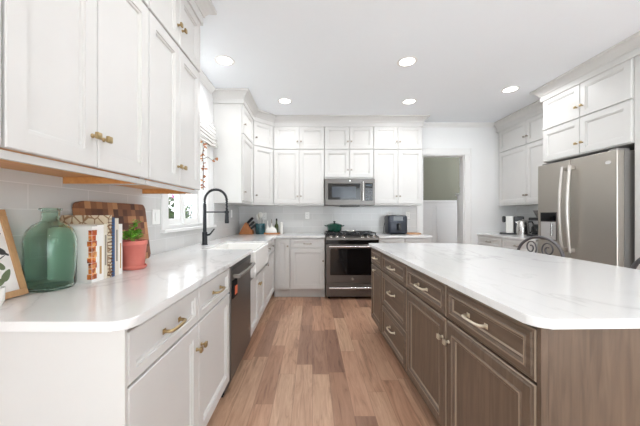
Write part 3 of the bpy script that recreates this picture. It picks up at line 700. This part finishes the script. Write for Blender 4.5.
MB().tube([(.09, -.05, .62), (W_/2, -.06, .62), (W_-.09, -.05, .62)], .014, 12).box(.09, .12, -.05, 0, .608, .632).box(W_-.12, W_-.09, -.05, 0, .608, .632).build('handle', 'chrome', fz, 40)
for x in (.03, W_-.10): MB().box(x, x+.07, .03, .15, 1.801, 1.828, .004).build('hinge_cover', 'fridgeside', t_)
MB().box(.02, W_-.02, .08, .60, 0, .021).build('base', 'blackplastic', t_)

# ------------------------------------------------------------------ stools
def stool():
    t_ = thing('bar_stool', 'grey iron arched-back bar stool by the refrigerator, on the seating side of the island', 'stool', (1.93, 2.50, 0), 0, 'bar stools at the island')
    HW = .25
    # local: y along the island, +x away from it. back frame
    a = []
    for k in range(33):
        an = PI*k/32; a.append((.06+.02*math.sin(an), -HW*math.cos(an), .85+.175*math.sin(an)))
    MB().tube([(.02, -HW, .63), (.05, -HW, .76)]+a+[(.05, HW, .76), (.02, HW, .63)], .0125, 10).build('back_frame', 'iron', t_, 50)
    for s in (-1, 1):
        pts = []
        for k in range(40):
            u = k/39; r = .072*(1-u*.75); an = -PI*.5+s*PI*.0+u*1.55*2*PI
            pts.append((.07, s*(.095-r*math.cos(an)-.0), .925+r*math.sin(an)))
        MB().tube(pts, .0062, 8).build('scroll', 'iron', t_, 50)
    MB().tube([(.055, -HW+.005, .80), (.058, HW-.005, .80)], .009, 8).build('back_rail', 'iron', t_, 50)
    MB().lathe([(0, .635), (.19, .635), (.205, .65), (.205, .675), (.18, .695), (0, .70)], (-.17, 0, 0), 36).build('seat', 'cushion', t_, 50)
    MB().lathe([(.185, .610), (.205, .610), (.205, .634), (.185, .634), (.185, .610)], (-.17, 0, 0), 36).build('seat_ring', 'iron', t_, 50)
    for sx in (-1, 1):
        for sy in (-1, 1):
            MB().tube([(-.17+sx*.15, sy*.15, .625), (-.17+sx*.165, sy*.18, .3), (-.17+sx*.18, sy*.20, 0.003)], .0125, 10).build('leg', 'iron', t_, 50)
    MB().tube([(-.17+.205*math.cos(2*PI*k/28), .205*math.sin(2*PI*k/28)*1.0, .25) for k in range(28)], .008, 8, True).build('foot_ring', 'iron', t_, 50)
    return t_
s0 = stool()
s1 = copy_tree(s0); s1.location = (1.955, 1.54, 0); s1['label'] = 'grey iron bar stool cut off by the photo edge, nearest the camera'

# ------------------------------------------------------------------ things on the left worktop
ZT = .9155
# framed print, leaning on the wall
t_ = thing('picture_frame', 'oak framed botanical print leaning on the wall beside the green jug', 'picture frame', (-1.088, .803, ZT+.004), RL)
tilt = Matrix.Rotation(-math.atan2(.092, .32), 4, 'X')     # top goes to +y local (towards the wall)
LX, LZ, B = .29, .335, .024
f = MB()
for a in ((0, LX, 0, B), (0, LX, LZ-B, LZ), (0, B, B, LZ-B), (LX-B, LX, B, LZ-B)): f.box(a[0], a[1], 0, .018, a[2], a[3], .002, mtx=tilt)
f.build('frame', 'oak', t_)
MB().tube([(LX/2, .022+.07, .27), (LX/2, .128, .002)], .005, 8).build('easel_leg', 'oak', t_)
pr = MB().box(B, LX-B, .006, .010, B, LZ-B, mtx=tilt).build('print', 'print', t_)
def blade(mb, cx, cz, l, wd, an, y=.0052):
    c_, s_ = math.cos(an), math.sin(an); P = []
    for k in range(16):
        a = 2*PI*k/16; px = l*math.cos(a); pz = wd*math.sin(a)*(1-.35*math.cos(a)); P.append((cx+px*c_-pz*s_, cz+px*s_+pz*c_))
    mb.prism(P, 0, .0006, mtx=tilt @ Matrix.Translation((0, y+.0006, 0)) @ Matrix(((1, 0, 0, 0), (0, 0, -1, 0), (0, 1, 0, 0), (0, 0, 0, 1))))
def drawing(name, m, *blades):
    g = MB()
    for c_ in blades: blade(g, *c_)
    return g.build(name, m, pr)
for c_ in ((.235, .085, .026, .012, .9), (.222, .125, .022, .010, 2.2), (.20, .06, .026, .011, 3.6), (.15, .12, .02, .009, 1.), (.12, .07, .03, .012, .4), (.08, .11, .03, .011, 1.4)): drawing('leaf_drawing', 'inkgreen', c_)
drawing('bird_drawing', 'inkdark', (.232, .18, .026, .011, 2.5), (.214, .194, .012, .008, 2.2), (.250, .166, .016, .004, 2.5))
drawing('twig_drawing', 'inkdark', (.228, .148, .03, .0022, .5))
drawing('twig_drawing', 'inkdark', (.13, .15, .04, .002, 2.4))
for c_ in ((.12, .25, .04, .018, .3), (.215, .262, .026, .012, -.4), (.075, .21, .03, .014, 1.1), (.238, .235, .02, .009, .5)): drawing('flower_drawing', 'inkpale', c_)
t_ = thing('cup', 'small white ceramic cup in front of the framed print at the photo edge', 'cup', (-1.064, .945, ZT))
MB().lathe([(0, 0), (.022, 0), (.029, .015), (.031, .06), (.028, .06), (.026, .016), (0, .005)], n=28).build('body', 'white_cer', t_, 40)
# green glass jug
t_ = thing('glass_jug', 'large green glass jug with a short neck in front of the books', 'jug', (-1.088, 1.183, ZT))
outer = [(0, 0), (.068, 0), (.079, .006), (.084, .018), (.085, .19), (.083, .215), (.074, .243), (.058, .262), (.040, .274), (.031, .280), (.0295, .312), (.031, .322), (.038, .325), (.038, .332), (.030, .334)]
inner = [(.0255, .332), (.025, .285), (.034, .270), (.054, .257), (.069, .239), (.078, .213), (.080, .19), (.079, .02), (.066, .007), (0, .006)]
MB().lathe(outer+inner, n=48).build('body', 'jug', t_, 60)
e = Matrix.Rotation(math.radians(-38), 4, 'Z') @ Matrix.Translation((0, 0, 0))
mt = Matrix.Rotation(math.radians(-40), 4, 'Z') @ Matrix.Translation((.0855, 0, .205)) @ Matrix.Rotation(PI/2, 4, 'Y')
MB().lathe([(.010, 0), (.014, 0), (.014, .002), (.010, .002), (.010, 0)], n=24, mtx=mt).build('embossed_ring', 'jug', t_, 40)
# books, spines to the aisle
def book(y, th, h, d, cover, label, extra=None, xf=-.985):
    t_ = thing('book', label, 'book', (xf, y, ZT), 0, 'row of cookbooks by the wall')
    c = MB().box(-d, 0, 0, .0025, 0, h).box(-d, 0, th-.0025, th, 0, h).box(-.003, 0, .0025, th-.0025, 0, h)
    c.build('cover', cover, t_)
    MB().box(-d+.004, -.004, .003, th-.003, .003, h-.003).build('pages', 'paper', t_)
    if extra: extra(t_, th, h, d)
    return t_
def ex_photo(t_, th, h, d):
    b = MB()
    for k in range(9):
        z = h*.06+k*h*.098; b.box(-.0, .0012, .002-(.0), th*(.72 if k % 2 else .9), z, z+h*.094)
    b.build('spine_print', 'photospine', t_)
    q = MB()
    for k in range(9):
        z = h*.06+k*h*.098; q.box(-.014-(.006 if k % 3 == 0 else 0), .0, -.0012, 0, z, z+h*.09)
    q.build('cover_print', 'photospine', t_)
def ex_coil(t_, th, h, d):
    m_ = MB()
    for k in range(18):
        z = h*.04+k*h*.053; m_.tube([(.004+.010*math.cos(2*PI*j/12), th/2+.013*math.sin(2*PI*j/12), z) for j in range(12)], .0016, 5, True)
    m_.build('spiral_binding', 'twig', t_, 60)
def ex_line(t_, th, h, d): MB().box(0, .001, th*.3, th*.7, h*.25, h*.8).build('spine_print', mat('grey_spine_lettering', rgb(150, 140, 128), .6), t_)
def ex_gold(t_, th, h, d): MB().box(0, .001, th*.35, th*.65, h*.12, h*.62).build('spine_print', mat('tan_spine_lettering', rgb(188, 150, 98), .6), t_)
book(1.270, .032, .252, .20, 'bookwhite', 'white cookbook with orange photo strip on its spine, next to the jug', ex_photo)
book(1.303, .040, .258, .21, 'bookwhite', 'thick white cookbook, second from the jug', ex_gold)
book(1.344, .022, .262, .21, 'bookcream', 'cream cookbook with grey lettering, left of the spiral-bound book', ex_line)
book(1.367, .030, .303, .225, 'pattern', 'tallest book, spiral bound with patterned cover', ex_coil)
book(1.399, .020, .292, .21, 'bookblue', 'blue-spined book right of the spiral-bound one')
book(1.420, .026, .288, .125, 'bookcream', 'cream book between the blue book and the last white one', ex_line)
book(1.447, .028, .258, .12, 'bookwhite', 'plain white book at the end of the row, next to the pink pot', ex_gold)
# end-grain board leaning on the wall
t_ = thing('cutting_board', 'checkered brown end-grain cutting board leaning behind the books and plant', 'cutting board', (-1.135, 1.72, ZT+.005), RL)
pts = []
LXb, LZb, r = .285, .375, .03
for cx_, cz_, a0 in ((LXb-r, r, -90), (LXb-r, LZb-r, 0), (-LXb+r, LZb-r, 90), (-LXb+r, r, 180)): pts += arc(cx_, cz_, r, a0, a0+90, 6)
tb = Matrix.Rotation(-math.radians(7.0), 4, 'X') @ Matrix(((1, 0, 0, 0), (0, 0, -1, 0), (0, 1, 0, 0), (0, 0, 0, 1)))
MB().prism(pts, -.036, 0, .004, mtx=tb).build('board', 'board', t_)
# potted plant
t_ = thing('potted_plant', 'small green plant in a pink pot at the end of the books', 'plant', (-1.012, 1.612, ZT))
MB().lathe([(0, .012), (.048, .012), (.053, .016), (.065, .135), (.068, .138), (.069, .158), (.066, .161), (.061, .158), (.058, .13), (.046, .03), (0, .028)], n=40).build('pot', 'terra', t_, 40)
MB().lathe([(0, 0), (.055, 0), (.064, .008), (.066, .020), (.062, .021), (.058, .012), (0, .011)], n=40).build('saucer', 'terra', t_, 40)
MB().lathe([(0, .140), (.058, .140), (.058, .134), (0, .134)], n=24).build('soil', 'soil', t_)
lf = MB()
def leaf(mb, c, d, n_, l, wd):
    d = Vector(d).normalized(); s_ = d.cross(Vector(n_)).normalized(); up = s_.cross(d)
    P = [Vector(c), Vector(c)+d*l*.35+s_*wd+up*l*.08, Vector(c)+d*l*.75+s_*wd*.7+up*l*.06, Vector(c)+d*l-up*l*.05, Vector(c)+d*l*.75-s_*wd*.7+up*l*.06, Vector(c)+d*l*.35-s_*wd+up*l*.08]
    v = [mb.bm.verts.new(p) for p in P]; m0 = mb.bm.verts.new(Vector(c)+d*l*.5)
    for k in range(6): mb.bm.faces.new((v[k], v[(k+1) % 6], m0))
for k in range(120):
    a = random.uniform(0, 2*PI); rr_ = .045*math.sqrt(random.random()); z = .165+random.random()*.045
    leaf(lf, (rr_*math.cos(a)-.014, rr_*math.sin(a)-.01, z), (math.cos(a)*.9, math.sin(a)*.9, random.uniform(.1, .9)), (random.uniform(-.4, .4), random.uniform(-.4, .4), 1), random.uniform(.02, .034), random.uniform(.007, .012))
for k in range(34):
    u = random.random(); a = random.uniform(0, 2*PI)
    leaf(lf, (.012+.03*u-.02+random.uniform(-.012, .012), -.01+random.uniform(-.012, .012), .2+.075*u), (math.cos(a), math.sin(a), random.uniform(0, .7)), (0, 0, 1), random.uniform(.018, .028), .009)
lf.build('foliage', 'leaf', t_)
st = MB()
for k in range(7):
    a = 2*PI*k/7; st.tube([(0, 0, .138), (.015*math.cos(a)-.008, .015*math.sin(a), .18), (.03*math.cos(a)-.01, .03*math.sin(a), .215)], .0016, 5)
st.tube([(0, 0, .138), (.0, -.01, .2), (.02, -.01, .27)], .002, 5)
st.build('stem', 'leaf', t_)

# outlets and switch plates
def outlet(loc, rz, label, wide=.072, switch=False):
    t_ = thing('switch_plate' if switch else 'outlet', label, 'switch' if switch else 'outlet', loc, rz)
    MB().box(-wide/2, wide/2, -.006, 0, -.058, .058, .003).build('plate', 'plate', t_)
    if switch: MB().box(-.017, .017, -.009, -.006, -.034, .034, .002).build('rocker', 'plate', t_)
    else:
        for z in (.022, -.022):
            s_ = MB().lathe([(0, 0), (.016, 0), (.016, .0015), (0, .0015)], n=20, mtx=Matrix.Translation((0, -.006, z)) @ Matrix.Rotation(PI/2, 4, 'X')).build('socket', 'plate', t_)
            MB().box(-.007, -.005, -.0082, -.0076, z-.005, z+.006).box(.005, .007, -.0082, -.0076, z-.005, z+.006).build('slots', 'slot', s_)
outlet((XL+.0085, 2.22, 1.205), RL, 'white switch plate on the tile between the cutting board and window', .11, True)
outlet((XL+.0085, 4.30, 1.24), RL, 'white switch plate on the side wall above the knife block', .075, True)
outlet((-.80, YB-.0085, 1.20), 0, 'white outlet above the teal utensil crock')
outlet((-.08, YB-.0085, 1.21), 0, 'white outlet on the back tile left of the green pot')
outlet((1.30, YB-.0085, 1.22), 0, 'white outlet behind the left edge of the air fryer')
outlet((1.61, YB-.0085, 1.215), 0, 'white outlet on the tile right of the air fryer')

# ------------------------------------------------------------------ back corner items
t_ = thing('knife_block', 'slanted orange wood knife block with black knives in the corner', 'knife block', (-1.025, 4.52, ZT), 0)
FR = Matrix(((1, 0, 0, 0), (0, 0, -1, 0), (0, 1, 0, 0), (0, 0, 0, 1)))   # xy -> xz, extrude along -y
MB().prism([(-.13, 0), (.09, 0), (.09, .05), (.045, .105), (-.005, .19), (-.035, .18)], -.05, .05, .004, mtx=FR).build('block', 'block', t_)
kd = Vector((.72, 0, .69)).normalized()
for i, (bx, bz, yy, ln) in enumerate(((.0, .178, -.03, .12), (.0, .178, .0, .12), (.0, .178, .03, .115), (.03, .128, -.03, .105), (.03, .128, .0, .105), (.03, .128, .03, .10), (.062, .09, -.025, .085), (.062, .09, .02, .085))):
    b0 = Vector((bx, yy, bz)); MB().tube([b0-kd*.004, b0+kd*.02, b0+kd*ln*.6, b0+kd*ln], [.014, .016, .018, .016], 8).build('knife_handle', 'blackplastic', t_, 50)
t_ = thing('utensil_crock', 'teal glazed crock of pale cooking utensils right of the knife block', 'crock', (-.832, 4.57, ZT))
MB().lathe([(0, 0), (.070, 0), (.076, .008), (.078, .16), (.074, .17), (.069, .168), (.068, .02), (0, .012)], n=36).build('body', 'teal', t_, 40)
for (x, y, tx, ty, ln, wd, m_) in ((-.03, .0, -.10, .05, .30, .030, 'white_cer'), (.0, .02, -.02, .10, .33, .034, 'white_cer'), (-.01, -.02, -.05, -.02, .31, .030, 'bookcream'), (.03, .01, .16, .05, .24, .022, 'plate')):
    dd = Vector((tx, ty, 1)).normalized(); b0 = Vector((x*.6, y*.6, .014)); e_ = b0+dd*ln
    lab = {-.03: 'white spatula leaning left in the teal crock', .0: 'tallest white spoon in the teal crock', -.01: 'cream wooden spoon at the front of the teal crock', .03: 'short white spatula leaning right in the teal crock'}[x]
    u = thing('utensil', lab, 'utensil', (-.832, 4.57, ZT), 0, 'utensils in the teal crock')
    MB().tube([b0, b0+dd*(ln-.06)], .005, 8).build('shaft', m_, u, 50)
    MB().lathe([(0, -.05), (wd*.5, -.045), (wd, -.01), (wd, .025), (wd*.6, .045), (0, .05)], n=16, sy=.25, mtx=Matrix.Translation(e_-dd*.04) @ dd.to_track_quat('Z', 'Y').to_matrix().to_4x4()).build('head', m_, u, 50)
t_ = thing('tray', 'small wooden tray holding bottles left of the range', 'tray', (-.635, 4.57, ZT))
MB().box(-.125, .115, -.065, .065, 0, .008, .002).build('base', 'tray', t_)
MB().box(-.125, .115, -.069, -.065, 0, .022).box(-.125, .115, .065, .069, 0, .022).box(-.129, -.125, -.069, .069, 0, .022).box(.115, .119, -.069, .069, 0, .022).build('rim', 'tray', t_)
ZTR = ZT+.0085
t_ = thing('bowl', 'white scalloped ceramic holder at the front of the wooden tray', 'bowl', (-.655, 4.54, ZTR))
MB().lathe([(0, 0), (.085, 0), (.094, .02), (.086, .065), (.06, .095), (.055, .093), (.078, .063), (.082, .02), (0, .008)], n=36, sy=.42).build('body', 'white_cer', t_, 40)
def bottle(x, y, r, h, m_, lab, cap='white_cer', capr=.4, hh=.03):
    t_ = thing('bottle', lab, 'bottle', (x, y, ZTR), 0, 'bottles on the wooden tray')
    MB().lathe([(0, 0), (r, 0), (r, h*.55), (r*.85, h*.66), (r*.36, h*.8), (r*.34, h), (0, h)], n=24).build('body', m_, t_, 40)
    MB().lathe([(0, h), (r*capr, h), (r*capr, h+hh*.6), (r*capr*.7, h+hh), (0, h+hh)], n=16).build('stopper', cap, t_, 40)
bottle(-.722, 4.602, .027, .17, 'white_cer', 'white bottle at the left end of the wooden tray')
bottle(-.655, 4.608, .030, .165, 'white_cer', 'white pump bottle at the middle of the wooden tray', 'nickel', .25, .065)
bottle(-.572, 4.592, .034, .205, 'oilglass', 'olive green oil bottle with dark stopper on the tray', 'blackplastic', .42, .035)
t_ = thing('canister', 'slim white cylinder standing just right of the wooden tray', 'canister', (-.492, 4.57, ZT))
MB().lathe([(0, 0), (.022, 0), (.023, .004), (.023, .17), (0, .17)], n=24).build('body', 'white_cer', t_, 40)
MB().lathe([(0, .1705), (.0225, .1705), (.0225, .182), (.018, .187), (0, .188)], n=24).build('lid', 'white_cer', t_, 40)

# ------------------------------------------------------------------ air fryer side
t_ = thing('air_fryer', 'blue-black air fryer on the worktop right of the range', 'air fryer', (1.345, 4.56, ZT))
MB().box(-.150, .150, -.13, .14, .006, .30, .035, 5).build('body', 'navy', t_, 40)
bk = MB().box(-.128, .128, -.142, -.125, .025, .20, .008, 3).build('basket', 'navy', t_, 40)
MB().box(-.022, .022, -.215, -.142, .065, .175, .010, 3).build('handle', 'blackplastic', bk, 40)
MB().box(-.075, .075, -.1315, -.129, .215, .285, .0008).build('control_panel', 'blackglass', t_)
for x in (-.1, .1):
    for y in (-.1, .1): MB().cyl(.012, 0, .0065, (x, y), 10).build('foot', 'blackplastic', t_)
t_ = MB().tube([(1.186, 4.62, 1.10), (1.165, 4.62, 1.02), (1.160, 4.60, .935), (1.176, 4.64, .922), (1.20, 4.70, .92)], .0035, 6).build('power_cord', 'blackplastic'); tag(t_, 'black power cord hanging beside the air fryer', 'cord')
t_ = thing('round_board', 'flat round wooden board on the worktop right of the air fryer', 'cutting board', (1.640, 4.60, ZT))
MB().lathe([(0, 0), (.118, 0), (.122, .004), (.122, .014), (.118, .018), (0, .018)], n=48).build('board', 'round', t_, 30)

# ------------------------------------------------------------------ coffee corner
t_ = thing('coffee_machine', 'black and white pod coffee machine nearest the doorway', 'coffee machine', (3.20, 4.52, ZT), -.6)
MB().box(-.18, .11, -.10, .10, 0, .020, .006).build('drip_tray', 'blackplastic', t_)
MB().box(.005, .14, -.09, .10, .020, .285, .014, 3).build('body', 'blackplastic', t_)
MB().box(-.095, .004, -.10, .095, .020, .285, .012, 3).build('front_panel', 'white_cer', t_)
MB().box(-.145, -.0955, -.08, .07, .19, .288, .018, 3).build('brew_head', 'blackplastic', t_)
t_ = thing('kettle', 'brushed steel kettle with black handle beside the coffee machine', 'kettle', (3.16, 4.255, ZT), 2.6)
MB().lathe([(0, 0), (.080, 0), (.082, .02), (.078, .12), (.068, .205), (.065, .21), (0, .21)], n=36).build('body', 'chrome', t_, 40)
MB().lathe([(0, .2105), (.063, .2105), (.045, .226), (.012, .232), (.012, .242), (0, .243)], n=24).build('lid', 'chrome', t_, 40)
MB().tube([(-.054, 0, .20), (-.11, 0, .205), (-.128, 0, .16), (-.12, 0, .07), (-.082, 0, .04)], .011, 10).build('handle', 'blackplastic', t_, 50)
MB().prism([(.05, .15), (.095, .20), (.09, .206), (.05, .206)], -.016, .016, mtx=FR).build('spout', 'chrome', t_)
t_ = thing('coffee_maker', 'black drip coffee maker with glass cone tucked against the refrigerator', 'coffee maker', (3.20, 3.985, ZT), RR)
MB().box(-.10, .10, -.12, .10, 0, .03, .008).box(-.08, .10, .03, .10, .03, .27, .01).box(-.09, .09, -.10, .10, .225, .27, .012).build('body', 'blackplastic', t_)
MB().lathe([(0, .031), (.055, .031), (.068, .06), (.062, .13), (.045, .16), (.05, .175), (0, .175)], (0, -.045, 0), 28).build('carafe', 'blackglass', t_, 40)
MB().lathe([(.022, .271), (.065, .37), (.062, .37), (.019, .273), (.022, .271)], (0, -.02, 0), 28).build('filter_cone', mat('smoky_glass_cone', rgb(120, 118, 116), .1), t_, 40)

# ------------------------------------------------------------------ at the window
t_ = thing('roman_shade', 'white striped roman shade gathered at the top of the window', 'window shade', (XL+.025, 0, 0))
sh = MB(); y0, y1 = WY0-.08, 3.46; rows = []
prof = [(0.004, 2.30), (.03, 2.295), (.034, 2.24), (.034, 2.19), (.05, 2.165), (.036, 2.15), (.058, 2.125), (.042, 2.11), (.066, 2.085), (.048, 2.068), (.07, 2.045), (.045, 2.03), (.02, 2.05), (.004, 2.08)]
NY = 20
for k in range(NY+1):
    u = k/NY; yy = y0+(y1-y0)*u; sag = .045*math.sin(PI*u)
    rows.append([sh.bm.verts.new((x, yy, z-(sag if z < 2.17 else 0)*min(1, (2.17-z)/.1) if z < 2.17 else z)) for x, z in prof])
n_ = len(prof)
for a, b in zip(rows, rows[1:]):
    for k in range(n_): sh.bm.faces.new((a[k], a[(k+1) % n_], b[(k+1) % n_], b[k]))
sh.bm.faces.new(rows[0]); sh.bm.faces.new(rows[-1][::-1])
sh.build('fabric', 'shade', t_, 80)
t_ = thing('hanging_leaf_garland', 'hanging sprig of orange autumn leaves beside the window', 'garland', (-1.135, 2.95, 0))
gp = [(0, 0, 1.985), (.01, .01, 1.93), (-.005, 0, 1.84), (.012, 0, 1.72), (.0, .01, 1.60), (.006, 0, 1.48)]
MB().tube(gp, .0035, 6).tube([(0, 0, 1.80), (.04, .03, 1.83), (.075, .06, 1.80), (.115, .09, 1.83)], .0028, 6).build('stem', 'twig', t_, 60)
lf = MB()
for k in range(26):
    u = random.random()*(len(gp)-1); i = int(u); c_ = Vector(gp[i]).lerp(Vector(gp[i+1]), u-i); a = random.uniform(0, 2*PI)
    leaf(lf, c_, (math.cos(a)*.8, math.sin(a)*.6, random.uniform(-.9, .3)), (random.uniform(-1, 1), -1, .3), random.uniform(.028, .045), .011)
for c_ in ((.04, .03, 1.83), (.075, .06, 1.80), (.115, .09, 1.83), (.10, .08, 1.81), (.12, .09, 1.84)): leaf(lf, c_, (random.uniform(-.2, .8), .2, random.uniform(-.6, .6)), (0, -1, .2), .035, .012)
lf.build('leaves', 'autumn', t_)
# outside
struct(MB().box(-9, XL-.2, -8, 12, -.5, -.45).build('ground', 'ground'))
def bush(loc, R0, zc, n, leafm, label, name, flowers):
    t_ = thing(name, label, 'bush', loc)
    bl = MB()
    for k in range(n):
        a = random.uniform(0, 2*PI); ph = random.uniform(-.6, PI/2); r = R0*random.uniform(.55, 1)
        c_ = (r*math.cos(a)*math.cos(ph), r*math.sin(a)*math.cos(ph), zc+r*math.sin(ph)-random.random()*.9)
        leaf(bl, c_, (math.cos(a), math.sin(a), random.uniform(-.5, .8)), (random.uniform(-1, 1), random.uniform(-1, 1), 1), .10, .035)
    bl.build('foliage', leafm, t_)
    if flowers:
        fl = MB()
        for k in range(40):
            a = random.uniform(0, 2*PI); r = R0*math.sqrt(random.random())
            for j in range(6):
                b_ = 2*PI*j/6; leaf(fl, (r*math.cos(a), r*math.sin(a), zc+R0*1.05-r*.3), (math.cos(b_), math.sin(b_), .35), (0, 0, 1), .05, .022)
        fl.build('flowers', 'pink', t_)
    tr = MB()
    for k in range(6):
        a = 2*PI*k/6; tr.tube([(0.02*math.cos(a), .02*math.sin(a), 0), (.08*math.cos(a), .08*math.sin(a), .7), (.15*math.cos(a), .15*math.sin(a), zc)], .012, 6)
    tr.build('stems', 'twig', t_)
bush((-2.24, 4.42, -.45), .27, 1.72, 1300, 'bushleaf', 'pink flowering bush in the garden outside the window', 'flowering_bush', True)
bush((-3.15, 7.3, -.45), .28, 1.72, 900, 'greybush', 'grey-green bush farther out in the garden, seen through the far sash', 'garden_bush', False)
